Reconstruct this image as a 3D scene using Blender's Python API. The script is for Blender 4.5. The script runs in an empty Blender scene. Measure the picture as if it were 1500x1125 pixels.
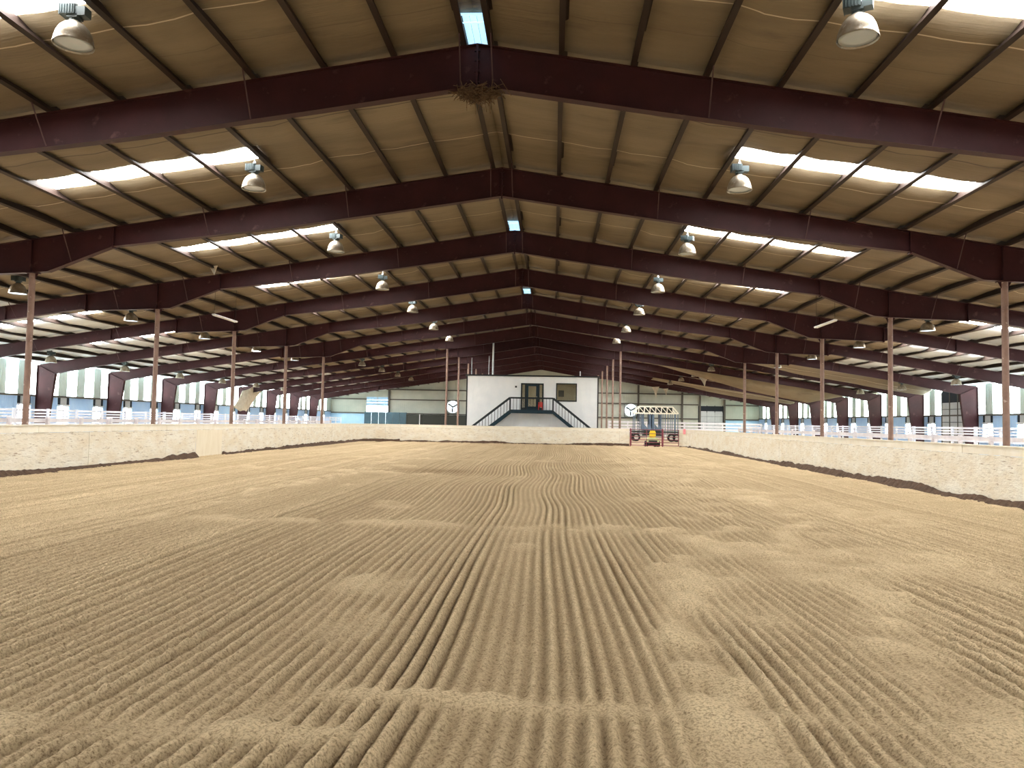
import bpy, math, random
import numpy as np
from mathutils import Vector, Matrix
random.seed(7); rng = np.random.default_rng(11)
C = bpy.context.scene.collection
PI = math.pi
S = 7.62            # bay length
ZT = 9.41           # top of the frame at the ridge
SL = 0.156          # roof slope
def zroof(x): return ZT - SL*abs(x)
PX = [0.31 + 1.443*i for i in range(21)]     # purlin lines, either side of the ridge
Y0, Y1 = -38.2, 94.0
ORD = ['nearest', 'second', 'third', 'fourth', 'fifth', 'sixth', 'seventh', 'eighth', 'ninth', 'tenth', 'eleventh', 'twelfth',
       'thirteenth', 'fourteenth', 'fifteenth', 'sixteenth', 'seventeenth', 'eighteenth', 'nineteenth', 'twentieth', 'twenty-first']
def oth(i): return 'first' if i == 0 else ORD[i]

# ------------------------------------------------------------------ materials
def mat(name, col, rough=.7, col2=None, scale=4., detail=4., stretch=(1, 1, 1), metal=0., bump=0., bscale=None, lo=.35, hi=.65,
        emit=None, estr=0., rust=None, rscale=1.5, rlo=.6, rhi=.72, spec=.3, rstretch=(1, 1, 1)):
    m = bpy.data.materials.new(name); m.use_nodes = True
    nt = m.node_tree; N = nt.nodes; L = nt.links
    b = N['Principled BSDF']
    b.inputs['Roughness'].default_value = rough; b.inputs['Metallic'].default_value = metal
    b.inputs['Specular IOR Level'].default_value = spec
    b.inputs['Base Color'].default_value = (*col, 1)
    tc = N.new('ShaderNodeTexCoord')
    def noise(sc, de, st):
        mp = N.new('ShaderNodeMapping'); mp.inputs['Scale'].default_value = st
        L.new(tc.outputs['Object'], mp.inputs['Vector'])
        n = N.new('ShaderNodeTexNoise'); n.inputs['Scale'].default_value = sc; n.inputs['Detail'].default_value = de
        n.inputs['Roughness'].default_value = .6
        L.new(mp.outputs['Vector'], n.inputs['Vector']); return n
    def ramp(n, a, c):
        r = N.new('ShaderNodeMapRange'); r.inputs['From Min'].default_value = a; r.inputs['From Max'].default_value = c
        L.new(n.outputs['Fac'], r.inputs['Value']); return r
    out = None
    if col2 is not None:
        n = noise(scale, detail, stretch); r = ramp(n, lo, hi)
        mx = N.new('ShaderNodeMix'); mx.data_type = 'RGBA'
        mx.inputs['A'].default_value = (*col, 1); mx.inputs['B'].default_value = (*col2, 1)
        L.new(r.outputs['Result'], mx.inputs['Factor']); out = mx.outputs['Result']
    if rust is not None:
        n = noise(rscale, 6., rstretch); r = ramp(n, rlo, rhi)
        mx = N.new('ShaderNodeMix'); mx.data_type = 'RGBA'
        if out: L.new(out, mx.inputs['A'])
        else: mx.inputs['A'].default_value = (*col, 1)
        mx.inputs['B'].default_value = (*rust, 1)
        L.new(r.outputs['Result'], mx.inputs['Factor']); out = mx.outputs['Result']
    if out: L.new(out, b.inputs['Base Color'])
    if bump:
        n = noise(bscale or scale, 5., stretch)
        bp = N.new('ShaderNodeBump'); bp.inputs['Strength'].default_value = bump; bp.inputs['Distance'].default_value = .03
        L.new(n.outputs['Fac'], bp.inputs['Height']); L.new(bp.outputs['Normal'], b.inputs['Normal'])
    if emit is not None:
        b.inputs['Emission Color'].default_value = (*emit, 1); b.inputs['Emission Strength'].default_value = estr
    return m
def ribs(m, axis, period, depth=.02, strength=.8, seam=None):
    """corrugation as a bump along one object axis"""
    nt = m.node_tree; N = nt.nodes; L = nt.links
    tc = N.new('ShaderNodeTexCoord'); sx = N.new('ShaderNodeSeparateXYZ'); L.new(tc.outputs['Object'], sx.inputs[0])
    mu = N.new('ShaderNodeMath'); mu.operation = 'MULTIPLY'; mu.inputs[1].default_value = 2*PI/period
    L.new(sx.outputs[axis], mu.inputs[0])
    si = N.new('ShaderNodeMath'); si.operation = 'SINE'; L.new(mu.outputs[0], si.inputs[0])
    pw = N.new('ShaderNodeMath'); pw.operation = 'POWER'; pw.inputs[1].default_value = 8
    ab = N.new('ShaderNodeMath'); ab.operation = 'ABSOLUTE'; L.new(si.outputs[0], ab.inputs[0]); L.new(ab.outputs[0], pw.inputs[0])
    bp = N.new('ShaderNodeBump'); bp.inputs['Strength'].default_value = strength; bp.inputs['Distance'].default_value = depth
    L.new(pw.outputs[0], bp.inputs['Height'])
    b = N['Principled BSDF']
    L.new(bp.outputs['Normal'], b.inputs['Normal'])
    return m

M = {}
M['steel'] = mat('maroon_steel', (.050, .0165, .019), .5, (.034, .0125, .015), 1.3, 5, rust=(.13, .065, .06), rscale=2.6, rlo=.60, rhi=.80, spec=.15)
M['purlin'] = mat('purlin_steel', (.036, .024, .020), .5, (.024, .017, .014), 2., 4, stretch=(1, .15, 1), spec=.12)
M['post'] = mat('rusty_post', (.27, .18, .145), .65, (.20, .125, .10), 3, 5, rust=(.45, .36, .31), rscale=6, rlo=.63, rhi=.7)
M['brace'] = mat('brace_steel', (.06, .03, .032), .6)
M['galv'] = mat('galvanised', (.45, .47, .48), .45, (.32, .34, .35), 5, metal=.6)
M['black'] = mat('black_paint', (.012, .018, .022), .45)
M['teal'] = mat('dark_teal_paint', (.006, .022, .034), .45, (.008, .028, .042), 3)
M['white'] = mat('white_paint', (.80, .80, .82), .5, (.70, .71, .74), 2)
M['fence'] = mat('fence_white', (.78, .76, .80), .5, (.66, .64, .70), 3, rust=(.5, .42, .42), rscale=5, rlo=.66, rhi=.74)
M['fence_far'] = mat('fence_blue_white', (.74, .78, .88), .5, (.62, .67, .80), 3)
M['office'] = ribs(mat('office_siding', (.86, .88, .89), .55, (.80, .83, .85), 1.2), 'X', .24, .012, .7)
M['ply'] = mat('plywood_whitewash', (.75, .715, .62), .8, (.68, .60, .46), 1.3, 6, stretch=(1, 1, 2.), rust=(.30, .22, .15), rscale=5,
               rlo=.575, rhi=.69, rstretch=(.7, .7, 6), bump=.8, bscale=6)
M['ply_new'] = mat('plywood_newer', (.76, .69, .55), .75, (.70, .62, .47), 2, stretch=(3, 3, .6))
M['cap'] = mat('cap_board', (.80, .76, .66), .75, (.74, .68, .55), 2.5, rust=(.5, .42, .33), rscale=5, rlo=.66, rhi=.74)
M['wood_edge'] = mat('old_wood', (.25, .17, .11), .85)
M['soil'] = mat('dark_soil', (.055, .032, .02), .95, (.10, .06, .038), 9, bump=.9, bscale=22)  # dark brown ridge along the foot of the barriers
M['ground'] = mat('packed_ground', (.52, .38, .24), .95, (.42, .31, .2), 2, bump=.3, bscale=9)
M['outside'] = mat('outside_gravel', (.42, .41, .37), .95, (.35, .36, .30), .6)
M['clad'] = ribs(mat('wall_cladding', (.58, .66, .63), .55, (.50, .58, .55), .8), 'Y', .30, .025, .8)
M['clad_end'] = ribs(mat('end_cladding', (.48, .50, .44), .55, (.40, .43, .38), .5), 'X', .30, .025, .8)
M['blue'] = ribs(mat('blue_white_cladding', (.36, .58, .92), .5, (.44, .64, .94), .8), 'Y', .36, .025, .8)
M['blue_end'] = ribs(mat('blue_white_end', (.40, .66, .92), .5, (.48, .72, .94), .8), 'X', .36, .025, .8)
M['dark'] = mat('dark_recess', (.02, .025, .035), .9)
M['panel_dark'] = mat('blue_grey_panel', (.06, .12, .16), .5, (.045, .09, .12), .8)
M['girt'] = mat('girt_steel', (.09, .08, .07), .6)
M['door_grey'] = mat('door_grey', (.50, .53, .56), .5, (.43, .46, .5), 1.5)
M['insul'] = None
M['dome'] = mat('lamp_dome', (.40, .36, .29), .38, (.26, .21, .15), 6, 5, metal=.55, rust=(.5, .47, .4), rscale=9, rlo=.6, rhi=.7)
M['dome_in'] = mat('lamp_reflector', (.75, .78, .80), .3, metal=.7)
M['ballast'] = mat('lamp_ballast', (.05, .07, .075), .5)
M['lens_off'] = mat('lamp_glass', (.36, .42, .46), .15, spec=.6)
M['lens_on'] = mat('lamp_glass_lit', (.6, .7, .8), .2, emit=(.62, .80, 1.), estr=1.6)
M['lens_hot'] = mat('lamp_glass_bright', (.6, .7, .8), .2, emit=(.55, .82, 1.), estr=60)
M['tube'] = mat('tube_lamp', (.82, .80, .74), .4)
M['skylight'] = mat('skylight_panel', (.8, .8, .78), .4, emit=(1., .98, .95), estr=42.)
M['ridge_light'] = mat('ridge_panel', (.6, .75, .85), .4, emit=(.40, .72, 1.), estr=1.1)
M['strip'] = mat('wall_light_panel', (.7, .8, .78), .4, emit=(.88, 1., .98), estr=15.)
M['strip_far'] = mat('wall_light_panel_trees', (.7, .8, .7), .4, emit=(.84, 1., .86), estr=9.)
M['fan_light'] = mat('fan_daylight', (.8, .85, .9), .4, emit=(.80, .92, 1.), estr=1.5)
M['glass'] = mat('window_glass', (.5, .55, .55), .05, spec=.7)
def clear_glass(name, tint):
    m = bpy.data.materials.new(name); m.use_nodes = True; N = m.node_tree.nodes; L = m.node_tree.links
    N.clear(); o = N.new('ShaderNodeOutputMaterial'); t = N.new('ShaderNodeBsdfTransparent'); t.inputs[0].default_value = (*tint, 1)
    g = N.new('ShaderNodeBsdfGlossy'); g.inputs['Roughness'].default_value = .03
    mx = N.new('ShaderNodeMixShader'); mx.inputs[0].default_value = .12
    L.new(t.outputs[0], mx.inputs[1]); L.new(g.outputs[0], mx.inputs[2]); L.new(mx.outputs[0], o.inputs[0]); return m
M['clear'] = clear_glass('clear_glass', (.85, .88, .86))
M['room'] = mat('room_tan', (.55, .46, .34), .8)
M['room_fill'] = mat('room_fill', (.9, .9, .9), .5, emit=(1., .9, .72), estr=5.)  # glow of the panels added inside the office
M['red'] = mat('red_plastic', (.75, .045, .04), .45)
M['pink'] = mat('pink_sign', (.85, .22, .26), .5, (.9, .4, .42), 20)
M['maroon_gate'] = mat('gate_maroon', (.16, .03, .05), .45, (.22, .05, .07), 4)
M['tyre'] = mat('tyre_rubber', (.02, .02, .02), .8)
M['rim'] = mat('wheel_rim', (.45, .42, .38), .5, metal=.3)
M['yellow'] = mat('yellow_plastic', (.85, .62, .03), .45)
M['mower_body'] = mat('mower_pale_green', (.62, .66, .36), .45, (.5, .55, .28), 3)
M['mower_dark'] = mat('mower_dark', (.03, .035, .03), .5)
M['cream_truss'] = mat('truss_cream', (.88, .87, .76), .5)
M['gate_blue'] = mat('padded_blue_grey', (.10, .15, .22), .6, (.15, .21, .29), 2)
M['nest'] = mat('nest_straw', (.16, .10, .055), .9, (.08, .05, .03), 20)
M['wire'] = mat('dark_wire', (.03, .03, .03), .6)
M['web'] = mat('torn_foil', (.62, .55, .45), .6, (.5, .43, .33), 3)

def insul_material():
    m = mat('roof_insulation', (.205, .165, .108), .6, (.145, .112, .07), .5, 5, stretch=(.4, 2., 1), rust=(.10, .075, .05), rscale=.8, rlo=.57, rhi=.75,
            rstretch=(.5, 1.8, 1), spec=.35)
    nt = m.node_tree; N = nt.nodes; L = nt.links
    tc = N.new('ShaderNodeTexCoord'); mp = N.new('ShaderNodeMapping'); mp.inputs['Scale'].default_value = (1.2, 26, 1)
    L.new(tc.outputs['Object'], mp.inputs['Vector'])
    n = N.new('ShaderNodeTexNoise'); n.inputs['Scale'].default_value = 1.; n.inputs['Detail'].default_value = 3
    L.new(mp.outputs[0], n.inputs['Vector'])
    bp = N.new('ShaderNodeBump'); bp.inputs['Strength'].default_value = .45; bp.inputs['Distance'].default_value = .03
    L.new(n.outputs['Fac'], bp.inputs['Height']); L.new(bp.outputs[0], N['Principled BSDF'].inputs['Normal'])
    # taped seams between the blanket rolls, across the slope
    b = N['Principled BSDF']; src = b.inputs['Base Color'].links[0].from_socket
    sx = N.new('ShaderNodeSeparateXYZ'); L.new(tc.outputs['Object'], sx.inputs[0])
    wob = N.new('ShaderNodeTexNoise'); wob.inputs['Scale'].default_value = .8; L.new(tc.outputs['Object'], wob.inputs['Vector'])
    for period, off, half, colr in ((7.62, 2.35, .022, (.05, .035, .025)), (7.62, 5.2, .018, (.62, .54, .42)), (7.62, 6.35, .012, (.12, .09, .06))):
        a = N.new('ShaderNodeMath'); a.operation = 'MULTIPLY_ADD'; a.inputs[1].default_value = .10; L.new(wob.outputs['Fac'], a.inputs[0]); L.new(sx.outputs['Y'], a.inputs[2])
        c = N.new('ShaderNodeMath'); c.operation = 'SUBTRACT'; c.inputs[1].default_value = off + .05; L.new(a.outputs[0], c.inputs[0])
        p = N.new('ShaderNodeMath'); p.operation = 'PINGPONG'; p.inputs[1].default_value = period/2; L.new(c.outputs[0], p.inputs[0])
        l = N.new('ShaderNodeMath'); l.operation = 'LESS_THAN'; l.inputs[1].default_value = half; L.new(p.outputs[0], l.inputs[0])
        f_ = N.new('ShaderNodeMath'); f_.operation = 'MULTIPLY'; f_.inputs[1].default_value = .75; L.new(l.outputs[0], f_.inputs[0])
        mx = N.new('ShaderNodeMix'); mx.data_type = 'RGBA'; mx.inputs['B'].default_value = (*colr, 1)
        L.new(src, mx.inputs['A']); L.new(f_.outputs[0], mx.inputs['Factor']); src = mx.outputs['Result']
    L.new(src, b.inputs['Base Color'])
    return m
M['insul_lit'] = mat('roof_insulation_lit', (.62, .68, .72), .5, (.52, .57, .60), .6, 5, stretch=(.4, 2, 1))  # outer aisles: daylight from the wall panels put into the blanket colour
M['insul'] = insul_material()

def arena_material():
    m = bpy.data.materials.new('arena_sand'); m.use_nodes = True; nt = m.node_tree; N = nt.nodes; L = nt.links
    b = N['Principled BSDF']; b.inputs['Roughness'].default_value = .95; b.inputs['Specular IOR Level'].default_value = .1
    at = N.new('ShaderNodeAttribute'); at.attribute_name = 'dry_shade'
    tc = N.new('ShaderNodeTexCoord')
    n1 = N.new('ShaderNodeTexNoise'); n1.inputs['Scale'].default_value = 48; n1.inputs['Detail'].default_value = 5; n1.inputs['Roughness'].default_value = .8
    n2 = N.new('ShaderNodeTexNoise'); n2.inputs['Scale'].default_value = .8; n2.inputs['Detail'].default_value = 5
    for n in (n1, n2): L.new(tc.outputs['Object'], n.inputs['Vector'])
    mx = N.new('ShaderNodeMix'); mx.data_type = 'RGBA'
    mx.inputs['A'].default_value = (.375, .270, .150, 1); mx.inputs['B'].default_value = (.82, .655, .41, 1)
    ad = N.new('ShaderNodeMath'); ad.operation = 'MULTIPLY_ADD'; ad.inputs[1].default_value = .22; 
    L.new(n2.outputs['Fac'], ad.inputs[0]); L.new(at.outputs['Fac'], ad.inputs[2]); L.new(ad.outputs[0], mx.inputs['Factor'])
    m2 = N.new('ShaderNodeMix'); m2.data_type = 'RGBA'; m2.blend_type = 'MULTIPLY'; m2.inputs['B'].default_value = (.34, .29, .25, 1)
    mr = N.new('ShaderNodeMapRange'); mr.inputs['From Min'].default_value = .46; mr.inputs['From Max'].default_value = .66
    L.new(n1.outputs['Fac'], mr.inputs['Value']); L.new(mr.outputs[0], m2.inputs['Factor']); L.new(mx.outputs['Result'], m2.inputs['A'])
    L.new(m2.outputs['Result'], b.inputs['Base Color'])
    bp = N.new('ShaderNodeBump'); bp.inputs['Strength'].default_value = 1.; bp.inputs['Distance'].default_value = .035
    L.new(n1.outputs['Fac'], bp.inputs['Height']); L.new(bp.outputs[0], b.inputs['Normal'])
    return m
M['sand'] = arena_material()

# ------------------------------------------------------------------ mesh builder
class MB:
    def __init__(s): s.v = []; s.f = []
    def add(s, vs, fs):
        o = len(s.v); s.v += [tuple(v) for v in vs]; s.f += [tuple(i+o for i in f) for f in fs]; return s
    def box(s, x0, x1, y0, y1, z0, z1):
        return s.add([(x0, y0, z0), (x1, y0, z0), (x1, y1, z0), (x0, y1, z0), (x0, y0, z1), (x1, y0, z1), (x1, y1, z1), (x0, y1, z1)],
                     [(0, 3, 2, 1), (4, 5, 6, 7), (0, 1, 5, 4), (1, 2, 6, 5), (2, 3, 7, 6), (3, 0, 4, 7)])
    def prism(s, poly, axis, a, b):
        """polygon in the two other axes, extruded along axis from a to b"""
        n = len(poly)
        def P(p, t):
            return {'y': (p[0], t, p[1]), 'x': (t, p[0], p[1]), 'z': (p[0], p[1], t)}[axis]
        vs = [P(p, a) for p in poly] + [P(p, b) for p in poly]
        fs = [tuple(range(n)), tuple(range(2*n-1, n-1, -1))] + [(i, i+n, (i+1) % n+n, (i+1) % n) for i in range(n)]
        return s.add(vs, fs)
    def bar(s, a, b, w, h, up=(0, 0, 1)):
        a = Vector(a); b = Vector(b); d = (b-a).normalized(); u = Vector(up)
        if abs(d.dot(u)) > .98: u = Vector((0, 1, 0))
        r = d.cross(u).normalized(); u = r.cross(d)
        vs = []
        for p in (a, b):
            for i, j in ((-1, -1), (1, -1), (1, 1), (-1, 1)): vs.append(p + r*(w/2*i) + u*(h/2*j))
        return s.add(vs, [(0, 1, 2, 3), (7, 6, 5, 4), (0, 4, 5, 1), (1, 5, 6, 2), (2, 6, 7, 3), (3, 7, 4, 0)])
    def tube(s, pts, r, n=10, cap=True):
        pts = [Vector(p) for p in pts]; rings = []; prev = None
        for i, p in enumerate(pts):
            d = (pts[min(i+1, len(pts)-1)] - pts[max(i-1, 0)]).normalized()
            u = Vector((0, 0, 1)) if abs(d.z) < .95 else Vector((0, 1, 0))
            a = d.cross(u).normalized(); c = a.cross(d)
            rr = r[i] if isinstance(r, (list, tuple)) else r
            rings.append([p + a*(rr*math.cos(2*PI*k/n)) + c*(rr*math.sin(2*PI*k/n)) for k in range(n)])
        vs = [v for R in rings for v in R]; fs = []
        for i in range(len(pts)-1):
            for k in range(n): fs.append((i*n+k, i*n+(k+1) % n, (i+1)*n+(k+1) % n, (i+1)*n+k))
        if cap: fs.append(tuple(range(n-1, -1, -1))); fs.append(tuple((len(pts)-1)*n+k for k in range(n)))
        return s.add(vs, fs)
    def lathe(s, prof, c=(0, 0, 0), n=24, axis='z'):
        vs = []; fs = []
        for r, z in prof:
            for k in range(n):
                a = 2*PI*k/n; p = (r*math.cos(a), r*math.sin(a), z)
                if axis == 'x': p = (p[2], p[0], p[1])
                if axis == 'y': p = (p[0], p[2], p[1])
                vs.append((p[0]+c[0], p[1]+c[1], p[2]+c[2]))
        for i in range(len(prof)-1):
            for k in range(n): fs.append((i*n+k, i*n+(k+1) % n, (i+1)*n+(k+1) % n, (i+1)*n+k))
        return s.add(vs, fs)
    def build(s, name, material, parent=None, smooth=False, loc=None):
        me = bpy.data.meshes.new(name); me.from_pydata(s.v, [], s.f); me.update()
        if smooth:
            me.polygons.foreach_set('use_smooth', [True]*len(me.polygons))
        me.materials.append(M[material] if isinstance(material, str) else material)
        o = bpy.data.objects.new(name, me); C.objects.link(o)
        if parent is not None: o.parent = parent
        if loc: o.location = loc
        return o
def box(*a): return MB().box(*a)
def fix(o):
    import bmesh
    bm = bmesh.new(); bm.from_mesh(o.data); bmesh.ops.recalc_face_normals(bm, faces=bm.faces); bm.to_mesh(o.data); bm.free(); return o
def tag(o, label, cat=None, group=None, kind=None):
    o['label'] = label
    if cat: o['category'] = cat
    if group: o['group'] = group
    if kind: o['kind'] = kind
    return o
def thing(name, label, cat, loc=(0, 0, 0), rz=0, group=None):
    o = bpy.data.objects.new(name, None); C.objects.link(o); o.location = loc; o.rotation_euler = (0, 0, rz)
    o.empty_display_size = .3
    return tag(o, label, cat, group)
def struct(o, label=None, cat=None, group=None):
    o['kind'] = 'structure'
    if label: o['label'] = label
    if cat: o['category'] = cat
    if group: o['group'] = group
    return o
def dup(root, loc, label, rz=None):
    r = root.copy(); C.objects.link(r); r.location = loc; r['label'] = label
    if rz is not None: r.rotation_euler = (0, 0, rz)
    for ch in list(root.children):
        c = ch.copy(); C.objects.link(c); c.parent = r
        for g in ch.children:
            d = g.copy(); C.objects.link(d); d.parent = c
    return r

# ------------------------------------------------------------------ arena floor
def vnoise(x, y, seed):
    r = np.random.default_rng(seed); T = r.random((256, 256))
    xi = np.floor(x).astype(int); yi = np.floor(y).astype(int); fx = x-xi; fy = y-yi
    fx = fx*fx*(3-2*fx); fy = fy*fy*(3-2*fy)
    g = lambda a, b: T[a & 255, b & 255]
    return (g(xi, yi)*(1-fx)+g(xi+1, yi)*fx)*(1-fy) + (g(xi, yi+1)*(1-fx)+g(xi+1, yi+1)*fx)*fy
def sstep(a, b, v):
    t = np.clip((v-a)/(b-a), 0, 1); return t*t*(3-2*t)
TINE = .118
amp_t = np.random.default_rng(5).random(600)
def sand_height(x, y):
    wob = (vnoise(x*0+3.3, y/5., 1)-.5)*.30 + (vnoise(x/2.5, y/3., 2)-.5)*.10
    far = np.clip((y-24)/16, 0, 1); wob = wob + far**2*(vnoise(x*0+9, y/6., 4)-.5)*.6
    u = x + wob + 20
    j = np.floor(u/TINE).astype(int); ph = u/TINE - j
    prof = .5 - .5*np.cos(2*PI*ph)                       # rounded ridges, narrow grooves
    prof = np.clip(prof, 0, 1)**.8
    prof = prof*(.82+.36*vnoise(x/.05, y/.09, 50))
    a = .35 + .65*amp_t[j % 600]
    p_w = 1.62; pj = np.floor(u/p_w); pf = u/p_w - pj    # harrow passes with smoother strips between
    edge = 1 - .75*np.exp(-((pf-.5)/.42)**8*0) * np.exp(-(np.minimum(pf, 1-pf)/.09)**2)
    a = a*edge
    lf = vnoise(x/.5, y/4.5, 6)
    a = a*(.6+.7*lf)
    # rougher, trampled patches, more of them to the right
    t1 = vnoise(x/1.6+40, y/2.6, 8)*.6 + vnoise(x/.6, y/.9, 9)*.4
    tramp = sstep(.70-.24*sstep(1.8, 4.2, x)*(1-sstep(14, 30, y)), .84-.14*sstep(1.8, 4.2, x), t1)
    # foot trails
    def trail(d, w): return np.exp(-(d/w)**2)
    wv = (vnoise(x/1.3, y*0, 12)-.5)
    tr = np.maximum.reduce([
        trail(y+2.65+wv*.7-.02*x, .40)*sstep(-7, -5, x)*(1-sstep(4.5, 6.5, x)),
        trail(y+10.55+wv*.25, .13)*sstep(-.4, .6, x),
        trail(y+11.2+wv*.3, .16)*(1-sstep(.3, .9, x)),
        trail(x-3.0-.10*(y+9)-(vnoise(y/1.5, y*0, 13)-.5)*.9, .28)*(1-sstep(-3.5, -2, y)),
        trail(x-4.6-.16*(y+9)-(vnoise(y/1.2, y*0, 14)-.5)*.8, .35)*(1-sstep(4, 8, y)),
        trail(x+5.1+.05*(y-3)-(vnoise(y/1.5, y*0, 15)-.5)*.8, .30)*sstep(-1.5, 0, y)*(1-sstep(7, 9, y)),
        trail(y-8.5+wv*.9+.25*x, .45)*(1-sstep(-2, 0, x)),
        trail(y-19+wv*1.1, .5)*.7,
    ])
    feet = vnoise(x/.16, y/.20, 20)
    feet2 = vnoise(x/.33, y/.36, 21)
    mask = np.clip(tr*(.35+1.1*feet2)*1.1*sstep(.15, .5, vnoise(x/.5, y/.5, 23)+tr*.3) + tramp*.8, 0, 1)
    h = .074*(a*.8+.2)*prof*(1-.85*mask)
    h = h + mask*(.020+.10*(feet2-.45) + .030*(feet-.5))
    h = h + (.013*(vnoise(x/.06, y/.06, 30)-.5) + .012*(vnoise(x/.027, y/.027, 31)-.5))*(1-.5*mask) + .030*(vnoise(x/2.2, y/3.3, 32)-.5)
    # banked sand along the barriers
    h = h + .02*np.clip((-11.6-x)/1.4, 0, 1)**2 + .02*np.clip((x-10.7)/1.3, 0, 1)**2 + .05*np.clip((y-43)/1.5, 0, 1)**2
    near_wall = np.maximum.reduce([sstep(-11.2, -12.2, x)*0+np.clip((-11-x)/1.0, 0, 1), np.clip((x-9.6)/1.2, 0, 1), np.clip((y-40.5)/2, 0, 1)])
    h = h*(1) 
    dry_shade = np.clip(.62*(a*.6+.4)*prof*(1-mask) + .46*mask*(.35+1.1*feet2) + .08*near_wall + .16*(vnoise(x/1.1, y/9., 40)-.5) + .10, 0, 1)  # grooves darker by profile: furrow shade put into the colour, besides damp
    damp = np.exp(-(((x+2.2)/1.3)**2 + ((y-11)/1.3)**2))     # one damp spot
    dry_shade = dry_shade - .45*damp
    return h, dry_shade
def patch(x0, x1, nx, ys):
    xs = np.linspace(x0, x1, nx); X, Y = np.meshgrid(xs, ys); H, D = sand_height(X, Y)
    return X, Y, H, D
def arena_floor():
    parts = [patch(-9.5, 10.5, 1180, np.linspace(-16, -5.5, 430)),
             patch(-13.05, 12.05, 1020, np.concatenate([np.linspace(-5.5, 6, 250), np.linspace(6, 18, 150)[1:]])),
             patch(-13.05, 12.05, 760, np.linspace(18, 44.65, 210))]
    V = []; F = []; D = []; off = 0
    for X, Y, H, d in parts:
        ny, nx = X.shape
        V.append(np.stack([X, Y, H], -1).reshape(-1, 3)); D.append(d.reshape(-1))
        i = np.arange(ny-1)[:, None]*nx + np.arange(nx-1)[None]; i = i.reshape(-1)+off
        F.append(np.stack([i, i+1, i+1+nx, i+nx], -1)); off += nx*ny
    # the strips either side of the near patch
    V = np.concatenate(V); F = np.concatenate(F); D = np.concatenate(D)
    for a, c in ((-13.05, -9.5), (10.5, 12.05)):
        X, Y, H, d = patch(a, c, 60, np.linspace(-16, -5.5, 120))
        ny, nx = X.shape; i = np.arange(ny-1)[:, None]*nx + np.arange(nx-1)[None]; i = i.reshape(-1)+off
        V = np.concatenate([V, np.stack([X, Y, H], -1).reshape(-1, 3)]); D = np.concatenate([D, d.reshape(-1)])
        F = np.concatenate([F, np.stack([i, i+1, i+1+nx, i+nx], -1)]); off += nx*ny
    me = bpy.data.meshes.new('floor')
    me.vertices.add(len(V)); me.vertices.foreach_set('co', V.astype(np.float32).ravel())
    me.loops.add(len(F)*4); me.loops.foreach_set('vertex_index', F.astype(np.int32).ravel())
    me.polygons.add(len(F)); me.polygons.foreach_set('loop_start', np.arange(0, len(F)*4, 4, dtype=np.int32))
    me.polygons.foreach_set('use_smooth', np.ones(len(F), dtype=bool))
    me.update(calc_edges=True)
    at = me.attributes.new('dry_shade', 'FLOAT', 'POINT'); at.data.foreach_set('value', D.astype(np.float32))
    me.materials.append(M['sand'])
    o = bpy.data.objects.new('floor', me); C.objects.link(o)
    return struct(o, 'harrowed tan sand of the riding arena with furrows and foot trails')
arena_floor()
g = MB(); g.box(-31, 31, Y0, Y1+1, -.30, -.06); struct(g.build('floor_aisle', 'ground'), 'packed earth of the aisles behind the barriers')
g = MB(); g.box(-160, 160, -120, 220, -.6, -.32); struct(g.build('ground_outside', 'outside'), 'gravel ground outside the building')

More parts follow.
